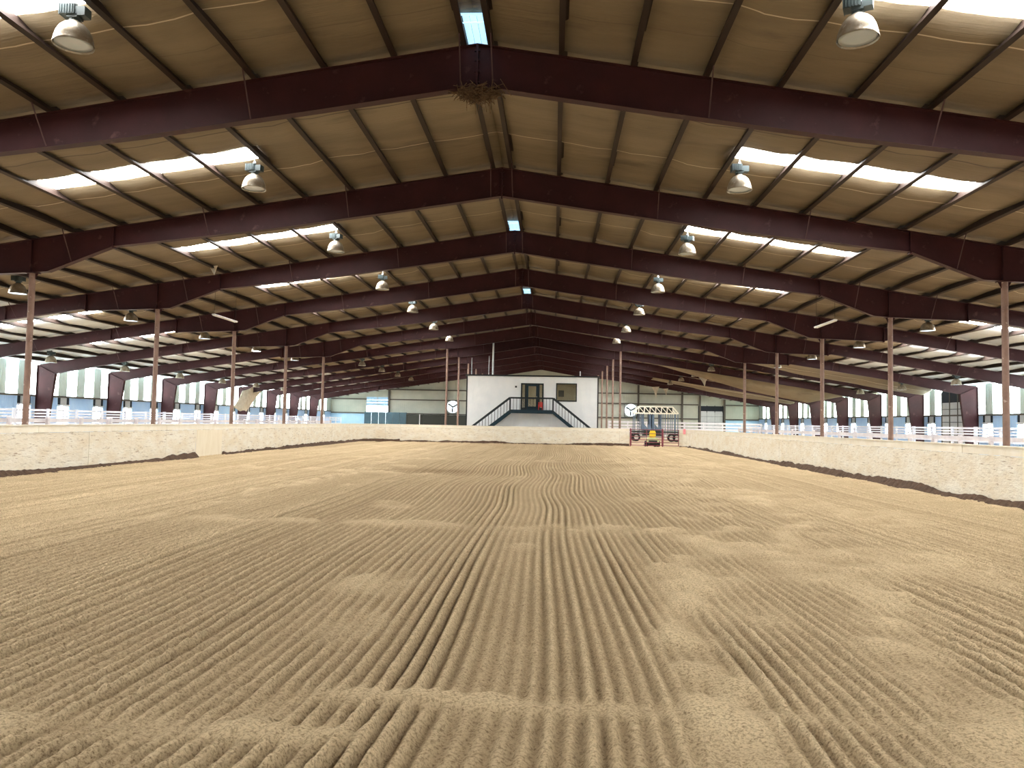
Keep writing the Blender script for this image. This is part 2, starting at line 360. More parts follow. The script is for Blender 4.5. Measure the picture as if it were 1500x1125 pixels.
# ------------------------------------------------------------------ roof
NB0, NB1 = -5, 12                      # bays k .. from y = k*S
SKY_Y = (3.75, 4.55)
def has_sky(k, zone): return True
def ceil_slope(sgn):
    xs = []
    for i in range(20):
        a, b_ = PX[i], PX[i+1]
        xs += [a, a+(b_-a)*.33, a+(b_-a)*.67]
    xs = [0.] + xs + [PX[20], 30.25]
    ys = set([Y0, Y1])
    for k in range(NB0, NB1+1):
        for t in (0, .3, .9, 1.7, 2.3, 2.9, 3.4, 3.75, 4.55, 5.1, 5.6, 6.1, 6.45, 6.86, 7.3, 7.6):
            y = k*S+t
            if Y0 < y < Y1: ys.add(y)
    ys = sorted(ys)
    def sag(x, y):
        t = (y/S) % 1.
        K = [(0, 0), (.04, -.02), (.30, -.16), (.45, -.17), (.74, .0), (.80, .01), (.90, -.06), (1., -.13)]
        if PX[3]+.4 < x < PX[9]-.4 or PX[12]+.4 < x < PX[18]-.4:      # the blanket is pulled up to the skylight edges
            K = [(0, 0), (.04, -.02), (.20, -.16), (.38, -.24), (.447, -.19), (.4922, .0), (.5971, .0), (.67, -.17), (.735, -.20), (.80, -.15), (.90, -.12), (1., -.14)]
        for (a, fa), (b_, fb_) in zip(K, K[1:]):
            if a <= t <= b_: f = fa+(fb_-fa)*(t-a)/(b_-a)
        f -= .0
        i = (x-.31)/1.443; w = math.sin(PI*(i % 1.)) if x > .31 else 0
        return f*.62 - .03*w + .02*(math.sin(x*7.1+y*1.3)*math.sin(y*2.2))*w
    mb = MB(); n = len(xs)
    mb.v = [(sgn*x, y, zroof(x)+.225+sag(x, y)) for y in ys for x in xs]
    def hole(x, y):
        t = y % S
        if not (SKY_Y[0] < t < SKY_Y[1]): return False
        return PX[4] < x < PX[8] or PX[13] < x < PX[17]
    for j in range(len(ys)-1):
        for i in range(n-1):
            if hole((xs[i]+xs[i+1])/2, (ys[j]+ys[j+1])/2): continue
            if xs[i+1] <= PX[0]+.001:
                ym = (ys[j]+ys[j+1])/2
                if any(abs(ym-q) < .01 for q in []): continue
            q = (j*n+i, j*n+i+1, (j+1)*n+i+1, (j+1)*n+i)
            mb.f.append(q if sgn < 0 else q[::-1])
    o = mb.build('ceiling_left' if sgn < 0 else 'ceiling_right', 'insul', smooth=True)
    sm = o.modifiers.new('thick', 'SOLIDIFY'); sm.thickness = .06; sm.offset = -1
    o.data.materials.append(M['insul_lit'])
    for p in o.data.polygons:
        if abs(p.center.x) > PX[14]: p.material_index = 1
    return struct(o, 'tan insulation blanket under the %s roof slope' % ('left' if sgn < 0 else 'right'))
for sg in (-1, 1): ceil_slope(sg)

def sheet(x0, x1, sgn, y0, y1, dz, n=24):
    mb = MB(); xs = [x0+(x1-x0)*i/n for i in range(n+1)]
    vs = []
    for z in (dz, dz+.02):
        for y in (y0, y1):
            vs += [(sgn*x, y, zroof(x)+z) for x in xs]
    m = n+1; fs = []
    for i in range(n):
        fs += [(i, i+1, m+i+1, m+i), (2*m+i, 3*m+i, 3*m+i+1, 2*m+i+1), (i, 2*m+i, 2*m+i+1, i+1), (m+i, m+i+1, 3*m+i+1, 3*m+i)]
    fs += [(0, m, 3*m, 2*m), (n, 2*m+n, 3*m+n, m+n)]
    return mb.add(vs, fs)
for sg in (-1, 1):
    sd = 'left' if sg < 0 else 'right'
    for k in range(-5, 12):
        far_b = k < -2  # behind the camera: unseen strips added to brighten the near floor
        o = sheet(PX[4], PX[8], sg, k*S+SKY_Y[0]-.05, k*S+SKY_Y[1]+.05, .235).build('skylight', 'skylight')
        tag(o, 'white skylight strip over the arena on the %s roof slope, %s from the camera' % (sd, oth(k+2)), 'skylight', 'skylight strips over the arena')
        if far_b: o['label'] = 'added white skylight strip over the arena behind the camera on the %s roof slope, %s' % (sd, oth(-3-k))
        o2 = sheet(PX[13], PX[17], sg, k*S+SKY_Y[0]-.05, k*S+SKY_Y[1]+.05, .235).build('skylight', 'skylight')
        tag(o2, 'white skylight strip over the %s aisle beyond the posts, %s from the camera' % (sd, oth(k+2)), 'skylight', 'skylight strips over the aisles')
        if far_b: o2['label'] = 'added white skylight strip over the %s aisle behind the camera, %s' % (sd, oth(-3-k))
for n_, k in enumerate((0, 2, 4)):
    o = MB()
    for xx in (-.21, -.07, .07):
        o.box(xx, xx+.13, k*S-1.0, k*S+.28, ZT+.10, ZT+.115)
    o.box(-.24, .24, k*S-1.03, k*S-1.0, ZT+.09, ZT+.13); o.box(-.24, .24, k*S-.75, k*S-.72, ZT+.085, ZT+.10); o.box(-.24, .24, k*S+.28, k*S+.31, ZT+.09, ZT+.13)
    tag(o.build('ridge_skylight', 'ridge_light'), 'small blue-white skylight at the ridge above the %s roof frame' % ('nearest', '', 'third', '', 'fifth')[k], 'skylight', 'ridge skylights')

# purlins: lipped Z sections the length of the building
for sg in (-1, 1):
    for i, x in enumerate(PX):
        z = zroof(x)
        sec = [(-.10, 0), (.012, 0), (.012, .205), (.08, .205), (.08, .22), (-.012, .22), (-.012, .02), (-.085, .02), (-.085, .05), (-.10, .05)]
        mb = MB()
        mb.prism([(sg*(x+q[0]), z+q[1]-SL*q[0]) for q in sec], 'y', Y0, Y1-.1)
        o = fix(mb.build('roof_purlin', 'purlin'))
        sd = 'left' if sg < 0 else 'right'
        tag(o, 'dark steel purlin on the %s roof slope, %s' % (sd, 'closest to the ridge' if i == 0 else '%s down from the ridge' % oth(i)), 'purlin', 'purlins under the roof')

# ------------------------------------------------------------------ roof frames
def lower(x):
    """underside of the rafter"""
    pts = [(0, 8.535), (3.2, 8.05), (7.0, 7.50), (12.0, 6.92), (14.05, 6.12), (15.2, 6.06), (17.55, 5.98), (17.75, 6.04), (24., 5.10), (28.95, 4.17), (30.0, 3.98)]
    for (a, za), (b, zb) in zip(pts, pts[1:]):
        if a <= x <= b: return za+(zb-za)*(x-a)/(b-a)
def lower_far(x):
    pts = [(0, 8.535), (5.6, 7.62), (6.5, 7.50), (7.3, 7.48), (8.2, 7.46), (12., 6.90), (24., 5.10), (28.95, 4.17), (30.0, 3.98)]
    for (a, za), (b, zb) in zip(pts, pts[1:]):
        if a <= x <= b: return za+(zb-za)*(x-a)/(b-a)
def rafter(sgn, low, xs):
    mb = MB(); FW = .11; TW = .007; TF = .014
    top = [(sgn*x, zroof(x)) for x in xs]; bot = [(sgn*x, low(x)) for x in xs]
    mb.prism([(p[0], p[1]-TF) for p in top] + [(p[0], p[1]+TF) for p in reversed(bot)], 'y', -TW, TW)
    for i in range(len(xs)-1):
        for a, b_, dz in ((top[i], top[i+1], -TF), (bot[i], bot[i+1], TF)):
            zz = sorted((0, dz))
            mb.prism([(a[0], a[1]+zz[0]), (b_[0], b_[1]+zz[0]), (b_[0], b_[1]+zz[1]), (a[0], a[1]+zz[1])], 'y', -FW, FW)
    return mb
XS_N = [0, 1.6, 3.2, 5, 7, 9.5, 12, 13, 14.05, 14.6, 15.2, 16.4, 17.55, 17.75, 21, 24, 28.95]
XS_F = [0, 1.6, 3.2, 5.6, 6.5, 7.3, 8.2, 10, 12, 16, 20, 24, 28.95]
def make_frame(far, label):
    low = lower_far if far else lower
    t = thing('roof_frame', label, 'roof frame', group='maroon steel roof frames')
    for s in (-1, 1):
        fix(rafter(s, low, XS_F if far else XS_N).build('rafter', 'steel', t))
        # tapered wall column with its knee
        mb = MB()
        poly = [(s*28.95, zroof(28.95)), (s*30.1, zroof(30.1)), (s*30.1, -.1), (s*29.45, -.1), (s*28.95, 4.17)]
        mb.prism(poly, 'y', -.008, .008)
        mb.prism([(s*28.95, 4.17), (s*28.935, 4.17), (s*29.435, -.1), (s*29.45, -.1)], 'y', -.11, .11)
        mb.prism([(s*30.1, 4.7), (s*30.115, 4.7), (s*30.115, -.1), (s*30.1, -.1)], 'y', -.11, .11)
        mb.prism([(s*28.95, 4.17), (s*30.1, 4.70), (s*30.1, 4.685), (s*28.95, 4.155)], 'y', -.11, .11)
        fix(mb.build('wall_column', 'steel', t))
        # stiffeners and splice plates
        for x in ([7.0] if far else [14.6, 17.6, 12.0]) + [21.0]:
            mb = MB(); w = .009 if x in (14.6, 7.0, 21.0) else .016
            mb.box(s*x-w, s*x+w, -.105, .105, low(x)-(.05 if x in (17.6, 12.0) else 0), zroof(x)-.01)
            mb.build('splice_plate' if x in (17.6, 12.0) else 'stiffener', 'steel', t)
        # flange braces at every third purlin
        for i in (0, 3, 6, 9, 11, 14, 17):
            x = PX[i]
            for yy in ((-1,) if i else (-1, 1)):
                mb = MB(); mb.bar((s*x, yy*.62, zroof(x)+.03), (s*(x+.02), yy*.06, low(x)+.02), .028, .008)
                mb.build('flange_brace', 'brace', t)
    mb = MB(); mb.box(-.02, .02, -.105, .105, 8.45, ZT-.005)
    for z in (8.62, 8.85, 9.08, 9.28):
        for x in (-.035, .035): mb.box(x-.02, x+.02, -.09, -.04, z-.02, z+.02)
    mb.build('ridge_splice', 'steel', t)
    return t
def place_frames():
    near = make_frame(False, 'maroon steel roof frame nearest the camera, with the bird nest at its peak')
    far = make_frame(True, 'seventh maroon steel roof frame, carried by the nearest pair of inner posts beside the office'); far.location = (0, 6*S, 0)
    for k in range(1, 6):
        dup(near, (0, k*S, 0), '%s maroon steel roof frame from the camera, resting on wide-set pipe posts' % oth(k))
    for k in range(7, 12):
        dup(far, (0, k*S, 0), '%s maroon steel roof frame from the camera, above or behind the white office' % oth(k))
place_frames()

# pipe posts
def make_post(h, r, label, loc, group):
    t = thing('pipe_post', label, 'post', loc, group=group)
    mb = MB(); mb.tube([(0, 0, -.06), (0, 0, h-.02)], r, 18); mb.build('pipe', 'post', t, smooth=False)
    box(-.2, .2, -.12, .12, h-.02, h).build('cap_plate', 'steel', t)
    box(-.18, .18, -.18, .18, -.06, -.035).build('base_plate', 'post', t)
    for k in (-1, 1):
        mb = MB(); mb.prism([(k*r*.9, h-.02), (k*.19, h-.02), (k*r*.9, h-.22)], 'y', -.006, .006); fix(mb.build('gusset', 'steel', t))
    return t
p0 = None
for sg in (-1, 1):
    sd = 'left' if sg < 0 else 'right'
    for k in range(1, 6):
        lab = 'rusty brown pipe post behind the %s barrier, %s from the camera' % (sd, oth(k-1))
        loc = (-14.58 if sg < 0 else 14.68, k*S, 0); h = lower(14.6)
        if p0 is None: p0 = make_post(h, .092, lab, loc, 'pipe posts behind the side barriers')
        else: dup(p0, loc, lab)
p1 = None
for sg in (-1, 1):
    sd = 'left' if sg < 0 else 'right'
    for k in range(6, 11):
        lab = 'slim rusty pipe post %s of the white office, %s from the camera' % (sd, oth(k-6))
        loc = (sg*6.88, k*S, 0)
        if p1 is None: p1 = make_post(7.49, .085, lab, loc, 'inner pipe posts beside the office')
        else: dup(p1, loc, lab)

# ------------------------------------------------------------------ lamps
def make_bay_lamp(lens, label, loc, top, group):
    """origin at the rim of the dome"""
    t = thing('high_bay_lamp', label, 'lamp', loc, group=group)
    prof = [(.31, 0), (.315, .012), (.305, .03), (.295, .10), (.27, .19), (.225, .28), (.16, .35), (.10, .385), (.085, .40)]
    mb = MB(); mb.lathe(prof + [(.08, .395), (.155, .34), (.218, .27), (.262, .185), (.287, .10), (.300, .02), (.31, 0)], n=28)
    mb.build('dome', 'dome', t, smooth=True)
    mb = MB(); mb.lathe([(.0, .035), (.20, .03), (.285, .022), (.285, .03), (0.0, .045)], n=24); mb.build('lens', lens, t, smooth=True)
    mb = MB(); mb.lathe([(.085, .385), (.085, .46), (0, .46)], n=16); mb.box(-.09, .09, -.09, .09, .44, .50)
    mb.box(-.19, .05, -.11, .11, .49, .66); mb.box(.06, .22, -.09, .09, .47, .62); mb.box(-.205, -.19, -.12, .12, .48, .67)
    for i in range(5): mb.box(-.17+i*.045, -.155+i*.045, -.125, .125, .50, .655)
    mb.build('ballast', 'ballast', t)
    mb = MB(); mb.tube([(0, 0, .64), (0, 0, top)], .011, 6); mb.lathe([(.03, .66), (.04, .70), (.03, .74)], n=10); mb.build('hanger', 'galv', t)
    return t
a0 = None
for sg in (-1, 1):
    sd = 'left' if sg < 0 else 'right'
    for k in range(-1, 6):
        loc = (sg*6.27, 4.2+k*S, 7.70 + (.05 if k % 2 else 0))
        lab = 'dusty bell-shaped lamp under the %s slope over the arena, %s from the camera' % (sd, oth(k+1))
        if a0 is None: a0 = make_bay_lamp('lens_off', lab, loc, .92, 'bell lamps over the arena')
        else: dup(a0, loc, lab, rz=random.uniform(-.5, .5))
a1 = None
for sg in (-1, 1):
    sd = 'left' if sg < 0 else 'right'
    for k in range(1, 6):
        loc = (sg*18.08, 4.2+k*S, 6.10)
        lab = 'bell-shaped lamp over the inner %s aisle, %s from the camera' % (sd, oth(k-1))
        if sg < 0 and k == 4:
            make_bay_lamp('lens_hot', 'brightly lit blue-white bell lamp over the left aisle, the only glaring one', loc, .66, 'bell lamps over the aisles'); continue
        if a1 is None: a1 = make_bay_lamp('lens_on', lab, loc, .66, 'bell lamps over the aisles')
        else: dup(a1, loc, lab, rz=random.uniform(-.5, .5))
    for k in range(6, 10):
        dup(a0, (sg*14.8, 4.2+k*S, 6.32), 'bell-shaped lamp beyond the last wide-set %s post, %s from the camera' % (sd, oth(k-6)), rz=random.uniform(-.5, .5))
    for k in range(3, 9):
        dup(a1, (sg*27.0, 4.2+k*S, 4.62), 'bell-shaped lamp close to the %s side wall windows, %s from the camera' % (sd, oth(k-3)), rz=random.uniform(-.5, .5))
def tube_lamp(sg):
    t = thing('tube_lamp', 'white fluorescent batten hanging by wires near the %s posts' % ('left' if sg < 0 else 'right'), 'lamp', (sg*13., 18.1 if sg < 0 else 17.55, 6.05), group='hanging tube lamps')
    mb = MB(); mb.prism([(-.09, .06), (.09, .06), (.05, .10), (-.05, .10)], 'y', -1.2, 1.2); fix(mb.build('batten', 'white', t))
    for x in (-.045, .045):
        mb = MB(); mb.tube([(x, -1.17, .035), (x, 1.17, .035)], .019, 8); mb.build('tube', 'tube', t)
    for y in (-1.1, 1.1):
        mb = MB(); mb.tube([(0, y, .1), (0, y, 1.5)], .006, 5); mb.build('wire', 'wire', t)
for sg in (-1, 1): tube_lamp(sg)

# ------------------------------------------------------------------ side walls
def side_wall(sg):
    sd = 'left' if sg < 0 else 'right'
    X = sg*30.3; xa, xb = sorted((X, X+sg*.08))
    strips = []
    y = -1.95
    offs = (1.33, 3.24, 5.14, 7.05)
    for k in range(-2, 12):
        for o_ in offs:
            strips.append((k*S+o_, k*S+o_+1.03))
    strips = [s for s in strips if s[1] < Y1-.3]
    # upper cladding between the light panels
    mb = MB(); edges = [Y0] + [v for s in strips for v in s] + [Y1]
    for i in range(0, len(edges), 2): mb.box(xa, xb, edges[i], edges[i+1], 2.86, 5.0)
    struct(mb.build('wall_'+sd, 'clad'), 'grey-green corrugated upper cladding of the %s side wall' % sd)
    n = 0
    for a, b_ in strips:
        if b_ < 6: continue
        n += 1
        far = sg > 0 and a > 44
        o = MB()
        for j in range(4):
            w = (b_-a)/4; o.box(X+sg*.02-.012, X+sg*.02+.012, a+j*w+.008, a+(j+1)*w-.008, 2.9, 4.98)
            o.box(X+sg*.03-.008, X+sg*.03+.008, a+j*w-.01, a+j*w+.01, 2.9, 4.98)
        ob = o.build('window_%d' % (n if sg < 0 else n+60), 'strip_far' if far else 'strip')
        struct(ob, 'bright translucent upright panel high in the %s side wall, %s from the front' % (sd, oth(n-1) if n < 21 else 'number %d' % n), group='translucent panels of the %s wall' % sd)
    # girt under the light panels
    mb = MB(); mb.box(X-.10 if sg > 0 else X-.02, X+.02 if sg > 0 else X+.10, Y0, Y1, 2.76, 2.87)
    struct(mb.build('trim_girt_'+sd, 'girt'), 'dark girt between the light panels and the lower %s wall' % sd)
    # lower wall with stall doorways
    doors = [k*S+o_ for k in range(-1, 12) for o_ in (2.95, 6.80) if 4 < k*S+o_ < Y1-2]
    if sg > 0: doors = [d for d in doors if not 39.0 < d < 43.9]
    gaps = [(d-.62, d+.62) for d in doors]
    if sg > 0: gaps.append((39.75, 43.15)); gaps.sort()
    mb = MB(); edges = [Y0] + [v for s in gaps for v in s] + [Y1]
    for i in range(0, len(edges), 2): mb.box(xa, xb, edges[i], edges[i+1], -.1, 2.77)
    struct(mb.build('wall_%s_lower' % sd, 'blue'), 'pale blue corrugated lower cladding of the %s side wall' % sd)
    for i, d in enumerate(doors):
        t = bpy.data.objects.new('door_%d' % (i+1 if sg < 0 else i+41), None); C.objects.link(t); t.location = (X, d, 0)
        struct(t, 'stall doorway with bright lower opening in the %s side wall, %s from the front' % (sd, oth(i) if i < 21 else 'number %d' % (i+1)), group='stall doorways of the %s wall' % sd)
        s_ = sg
        box(min(0, s_*.07), max(0, s_*.07), -.30, .30, 2.30, 2.77).build('header_panel', 'door_grey', t)
        for q in (-1, 1):
            box(min(.0, s_*.10)+s_*.04, max(.0, s_*.10)+s_*.04, *sorted((q*.30, q*.64)), 2.2, 2.77).build('dark_vent', 'dark', t)
        box(-.03, .03, -.62, .62, 2.24, 2.31).build('lintel', 'white', t)
        box(-.03, .03, -.03, .03, -.1, 2.25).build('mullion', 'white', t)
        box(-.03, .03, -.62, .62, -.1, 1.1).build('half_door', 'blue', t)
    if sg > 0:
        t = bpy.data.objects.new('door_90', None); C.objects.link(t); t.location = (X-.04, 41.45, 0)
        struct(t, 'grey sectional overhead door in the right side wall')
        mb = MB()
        for c in range(3):
            for r_ in range(8):
                a = -1.66+c*1.11
                mb.box(-.03, .03, a+.03, a+1.05, .0+r_*.47, .0+r_*.47+(.455 if r_ % 2 else .43))
        mb.build('door_panel', 'door_grey', t)
        box(.0, .03, -1.72, 1.72, -.1, 4.6).build('door_backing', 'dark', t)
        for c in range(4):
            a = -1.68+c*1.12
            box(-.06, .0, a-.035, a+.035, -.1, 4.5).build('track', 'girt', t)
for sg in (-1, 1): side_wall(sg)

# ------------------------------------------------------------------ fences
def fence_run(name, pts_y, x, rails, matn, label, ph, pw=.11, cat='fence', group=None):
    t = thing(name, label, cat, (x, 0, 0), group=group)
    for y in pts_y: box(-pw/2, pw/2, y-pw/2, y+pw/2, -.06, ph).build('post', matn, t)
    for z0, z1 in rails: box(-pw/2-.02, -pw/2+.02, pts_y[0]-.06, pts_y[-1]+.06, z0, z1).build('rail', matn, t)
    return t
for sg in (-1, 1):
    sd = 'left' if sg < 0 else 'right'
    for k in range(1, 6):
        sp = S/4
        ys = [k*S-.8+i*sp for i in range(5)]
        fence_run('board_fence', ys[:-1]+[ys[-1]-.14], sg*15.9, ((1.42, 1.56), (1.08, 1.22), (.72, .86)), 'fence',
                  'off-white board fence close behind the %s barrier, %s section from the camera' % (sd, oth(k-1)), 1.60, group='board fences behind the barriers')
    for k in range(2, 11):
        ys = [k*S+i*S/3 for i in range(4)]
        fence_run('rail_fence', ys[:-1]+[ys[-1]-.14], sg*25.9, ((1.84, 1.95), (1.68, 1.76), (1.52, 1.60), (1.1, 1.2)), 'fence_far',
                  'bluish white rail fence along the %s stall doors, %s section from the camera' % (sd, oth(k-2)), 1.98, group='rail fences by the stall doors')
t = thing('rail_fence', 'white rail fence crossing behind the starting gate by the end wall', 'fence', (0, 76, 0))
for i in range(9): box(8.2+i*2.2-.06, 8.2+i*2.2+.06, -.06, .06, -.06, 2.12).build('post', 'fence', t)
for z in (2.0, 1.62, 1.28, .9): box(8.1, 25.9, -.09, -.05, z-.09, z+.09).build('rail', 'fence', t)

# ------------------------------------------------------------------ kick-board barriers
def path_pts(corner_left):
    if corner_left:
        P = [(-13., y) for y in np.linspace(-16, 41.9, 60)]
        for a in np.linspace(0, PI/2, 14)[1:]: P.append((-13.+2.7*(1-math.cos(a)), 41.9+2.7*math.sin(a)))
    return P
def along(P):
    d = [0]
    for a, b_ in zip(P, P[1:]): d.append(d[-1]+math.hypot(b_[0]-a[0], b_[1]-a[1]))
    return d
def at_s(P, D, s):
    for i in range(len(D)-1):
        if s <= D[i+1] or i == len(D)-2:
            f = (s-D[i])/(D[i+1]-D[i]); a, b_ = P[i], P[i+1]
            x = a[0]+(b_[0]-a[0])*f; y = a[1]+(b_[1]-a[1])*f
            tx, ty = b_[0]-a[0], b_[1]-a[1]; l = math.hypot(tx, ty); return x, y, ty/l, -tx/l     # normal to the right of travel = arena side
def panel(P, D, s0, s1, z0, z1, off, th, nseg=None):
    n = nseg or max(1, int((s1-s0)/.3)); mb = MB(); vs = []
    for i in range(n+1):
        x, y, nx, ny = at_s(P, D, s0+(s1-s0)*i/n)
        for o_, z in ((off, z0), (off, z1), (off-th, z1), (off-th, z0)): vs.append((x+nx*o_, y+ny*o_, z))
    fs = []
    for i in range(n):
        for j in range(4):
            fs.append((i*4+j, i*4+(j+1) % 4, (i+1)*4+(j+1) % 4, (i+1)*4+j))
    fs += [(3, 2, 1, 0), (n*4, n*4+1, n*4+2, n*4+3)]
    return mb.add(vs, fs)
def barrier(P, label, seedn, new=()):
    D = along(P); t = thing('arena_barrier', label, 'barrier'); r = random.Random(seedn)
    s = 0.; i = 0
    while s < D[-1]-.05:
        e = min(s+2.44, D[-1]); isnew = i in new
        o = fix(panel(P, D, s+.004, e-.004, (-.03 if isnew else .03+r.uniform(0, .05)), 1.175, (.026 if isnew else r.uniform(-.004, .006)), .02).build('plywood_sheet', 'ply_new' if isnew else 'ply', t))
        if isnew: o['label'] = 'newer tan plywood sheet reaching the ground'
        s = e; i += 1
    s = 0.
    while s < D[-1]-.05:
        e = min(s+3.66, D[-1])
        fix(panel(P, D, s+.005, e-.005, 1.182, 1.385+r.uniform(-.006, .006), r.uniform(.002, .012), .03).build('top_board', 'cap', t)); s = e
    fix(panel(P, D, .0, D[-1], 1.385, 1.41, .03, .17).build('cap_rail', 'cap', t))
    s = .4
    while s < D[-1]-.1:
        fix(panel(P, D, s, s+.09, -.1, 1.37, -.025, .09, 1).build('stud', 'wood_edge', t)); s += 1.22
    return D
PL = path_pts(True); DL = barrier(PL, 'long whitewashed plywood barrier along the left side of the arena', 1, new=(13,))
PF = [(-10.3, 44.6), (-4, 44.6), (2, 44.6), (7.52, 44.6)]; DF = barrier(PF, 'whitewashed plywood barrier across the far end in front of the office', 2)
PR = [(11.32, 44.6), (11.5, 44.6)] + [(11.5+.5*math.sin(a), 44.1+.5*math.cos(a)) for a in np.linspace(0, PI/2, 6)[1:]] + [(12., y) for y in np.linspace(43.9, -16, 60)]
DR = barrier(PR, 'long whitewashed plywood barrier along the right side of the arena', 3)
def soil_line(P, D, label, seedn, skip=None):
    r = random.Random(seedn); n = int(D[-1]/.12); vs = []; fs = []; h = .1
    for i in range(n+1):
        s = D[-1]*i/n; x, y, nx, ny = at_s(P, D, s)
        h = max(.10, min(.24, h+r.uniform(-.03, .03))); w = .08+h*.5+r.uniform(0, .05)
        if skip and skip[0] < s < skip[1]: h_ = .0; w = .03
        else: h_ = h
        for o_, z in ((.03, -.02), (.035, h_+.03), (.05+w*.35, h_*.6+.03+r.uniform(-.02, .02)), (.05+w, .015), (.05+w, -.02)): vs.append((x+nx*o_, y+ny*o_, z))
    for i in range(n):
        for j in range(4): fs.append((i*5+j, i*5+j+1, (i+1)*5+j+1, (i+1)*5+j))
    o = fix(MB().add(vs, fs).build('soil_line', 'soil')); tag(o, label, 'soil', kind='stuff'); return o
soil_line(PL, DL, 'dark soil crumbling along the foot of the left barrier', 4, (13*2.44, 14*2.44))
soil_line(PR, DR, 'dark soil crumbling along the foot of the right barrier', 5)
soil_line(PF, DF, 'thin reddish soil along the foot of the far barrier', 6)
o = box(-.10, .10, -.012, .0, 0, .40).build('sign', 'pink', loc=(11.70, 44.47, 1.06)); o.rotation_euler = (0, 0, -.5)
tag(o, 'small pink notice on the barrier just right of the maroon gate', 'sign')

# ------------------------------------------------------------------ maroon gate
t = thing('pipe_gate', 'maroon tubular gate between the far barrier and the right barrier', 'gate', (7.6, 44.5, 0))
for x0, x1 in ((.06, 2.40), (2.50, 3.66)):
    for z in (.16, .38, .60, .82, 1.06, 1.36):
        mb = MB(); mb.tube([(x0, 0, z), (x1, 0, z)], .024, 8); mb.build('rail', 'maroon_gate', t)
    for x in (x0, x1) + (((x0+x1)/2,) if x1 < 2.45 else ()):
        mb = MB(); mb.tube([(x, 0, .12), (x, 0, 1.38)], .026, 8); mb.build('upright', 'maroon_gate', t)
for x in (.0, 2.45): 
    mb = MB(); mb.tube([(x, 0, -.06), (x, 0, 1.44)], .05, 10); mb.build('gate_post', 'maroon_gate', t)

# ------------------------------------------------------------------ lawn tractor behind the gate
def wheel(mb_t, rim_t, parent, x, y, r, w, name='wheel', ax='x'):
    mb = MB(); mb.lathe([(r*.55, -w/2), (r*.92, -w/2), (r, -w*.3), (r, w*.3), (r*.92, w/2), (r*.55, w/2)], (x, y, r), 20, ax)
    o = mb.build(name, mb_t, parent)
    mb = MB(); mb.lathe([(0, -w*.2), (r*.3, -w*.3), (r*.56, -w*.4), (r*.56, w*.4), (r*.3, w*.3), (0, w*.2)], (x, y, r), 16, ax); mb.build('rim', rim_t, o)
    return o
t = thing('lawn_tractor', 'pale green lawn tractor with yellow seat parked behind the maroon gate', 'lawn tractor', (9.47, 46.2, -.06))
mb = MB(); mb.prism([(-.48, .42), (.48, .42), (.50, .62), (.34, .78), (-.34, .78), (-.50, .62)], 'y', -.45, .45); fix(mb.build('rear_fender', 'mower_body', t))
mb = MB(); mb.prism([(-.27, .4), (.27, .4), (.27, .80), (.18, .93), (-.18, .93), (-.27, .80)], 'y', .6, 1.45); fix(mb.build('hood', 'mower_body', t))
mb = MB(); mb.box(-.36, .36, -.40, 1.35, .24, .44); mb.build('chassis', 'mower_dark', t)
mb = MB(); mb.box(-.33, .33, -.62, -.43, .28, .58); mb.box(-.28, .28, -.66, -.6, .32, .5); mb.build('rear_grille', 'mower_dark', t)
mb = MB(); mb.lathe([(.0, .0), (.24, .01), (.25, .08), (.0, .10)], (0, -.05, .78), 16); mb.prism([(-.24, .86), (.24, .86), (.25, 1.15), (.18, 1.34), (-.18, 1.34), (-.25, 1.15)], 'y', -.34, -.22); fix(mb.build('seat', 'yellow', t))
mb = MB(); mb.tube([(0, .68, .85), (0, .45, 1.08)], .02, 8); mb.lathe([(.15, -.015), (.18, 0), (.15, .015), (.14, 0), (.15, -.015)], (0, .45, 1.08), 16); mb.build('steering_wheel', 'mower_dark', t)
for x in (-.47, .47): wheel('tyre', 'rim', t, x, -.12, .27, .24)
for x in (-.38, .38): wheel('tyre', 'rim', t, x, 1.15, .19, .15)
mb = MB(); mb.prism([(-.60, .12), (.60, .12), (.56, .26), (-.56, .26)], 'y', .1, .75); fix(mb.build('mowing_deck', 'maroon_gate', t))

# ------------------------------------------------------------------ starting gate trailer
t = thing('starting_gate', 'horse starting gate on wheels with cream truss roof, behind the maroon gate', 'starting gate', (10.35, 69.5, -.06))
L_ = 4.75
mb = MB()
for y in (-.9, .9):
    mb.bar((.5, y, 3.74), (4.15, y, 3.74), .10, .13); mb.bar((0, y, 3.04), (L_, y, 3.04), .10, .13)
    mb.bar((.0, y, 3.04), (.5, y, 3.74), .10, .12); mb.bar((L_, y, 3.04), (4.15, y, 3.74), .10, .12)
    for i in range(7):
        x = .5+i*.608; mb.bar((x, y, 3.04), (x, y, 3.74), .08, .09)
        if i < 6: mb.bar((x, y, 3.74), (x+.608, y, 3.06), .06, .07)
for x in (0, .5, 1.7, 2.9, 4.15, L_): mb.bar((x, -.9, 3.04), (x, .9, 3.04), .05, .06)
mb.build('truss_roof', 'cream_truss', t)
box(.45, 4.2, -.5, .5, 3.1, 3.7).build('roof_lining', 'mower_dark', t)
for x in (.1, .62, 1.0, 1.75, 2.0, 2.9, 3.35, 3.9, 4.35, 4.7):
    for y in (-.85, .85):
        mb = MB(); mb.tube([(x, y, .75), (x, y, 3.04)], .045, 8); mb.build('upright', 'gate_blue', t)
for x in (1.0, 1.75, 2.1, 2.9):
    mb = MB(); mb.box(x-.09, x+.09, -.8, .8, 1.25, 2.9); mb.build('stall_partition', 'gate_blue', t)
for x in (1.05, 1.5, 2.2, 2.6):
    mb = MB(); mb.prism([(x, 1.2), (x+.4, 1.2), (x+.4, 1.45), (x+.05, 1.85), (x, 1.85)], 'y', -.92, -.86); fix(mb.build('stall_door', 'gate_blue', t))
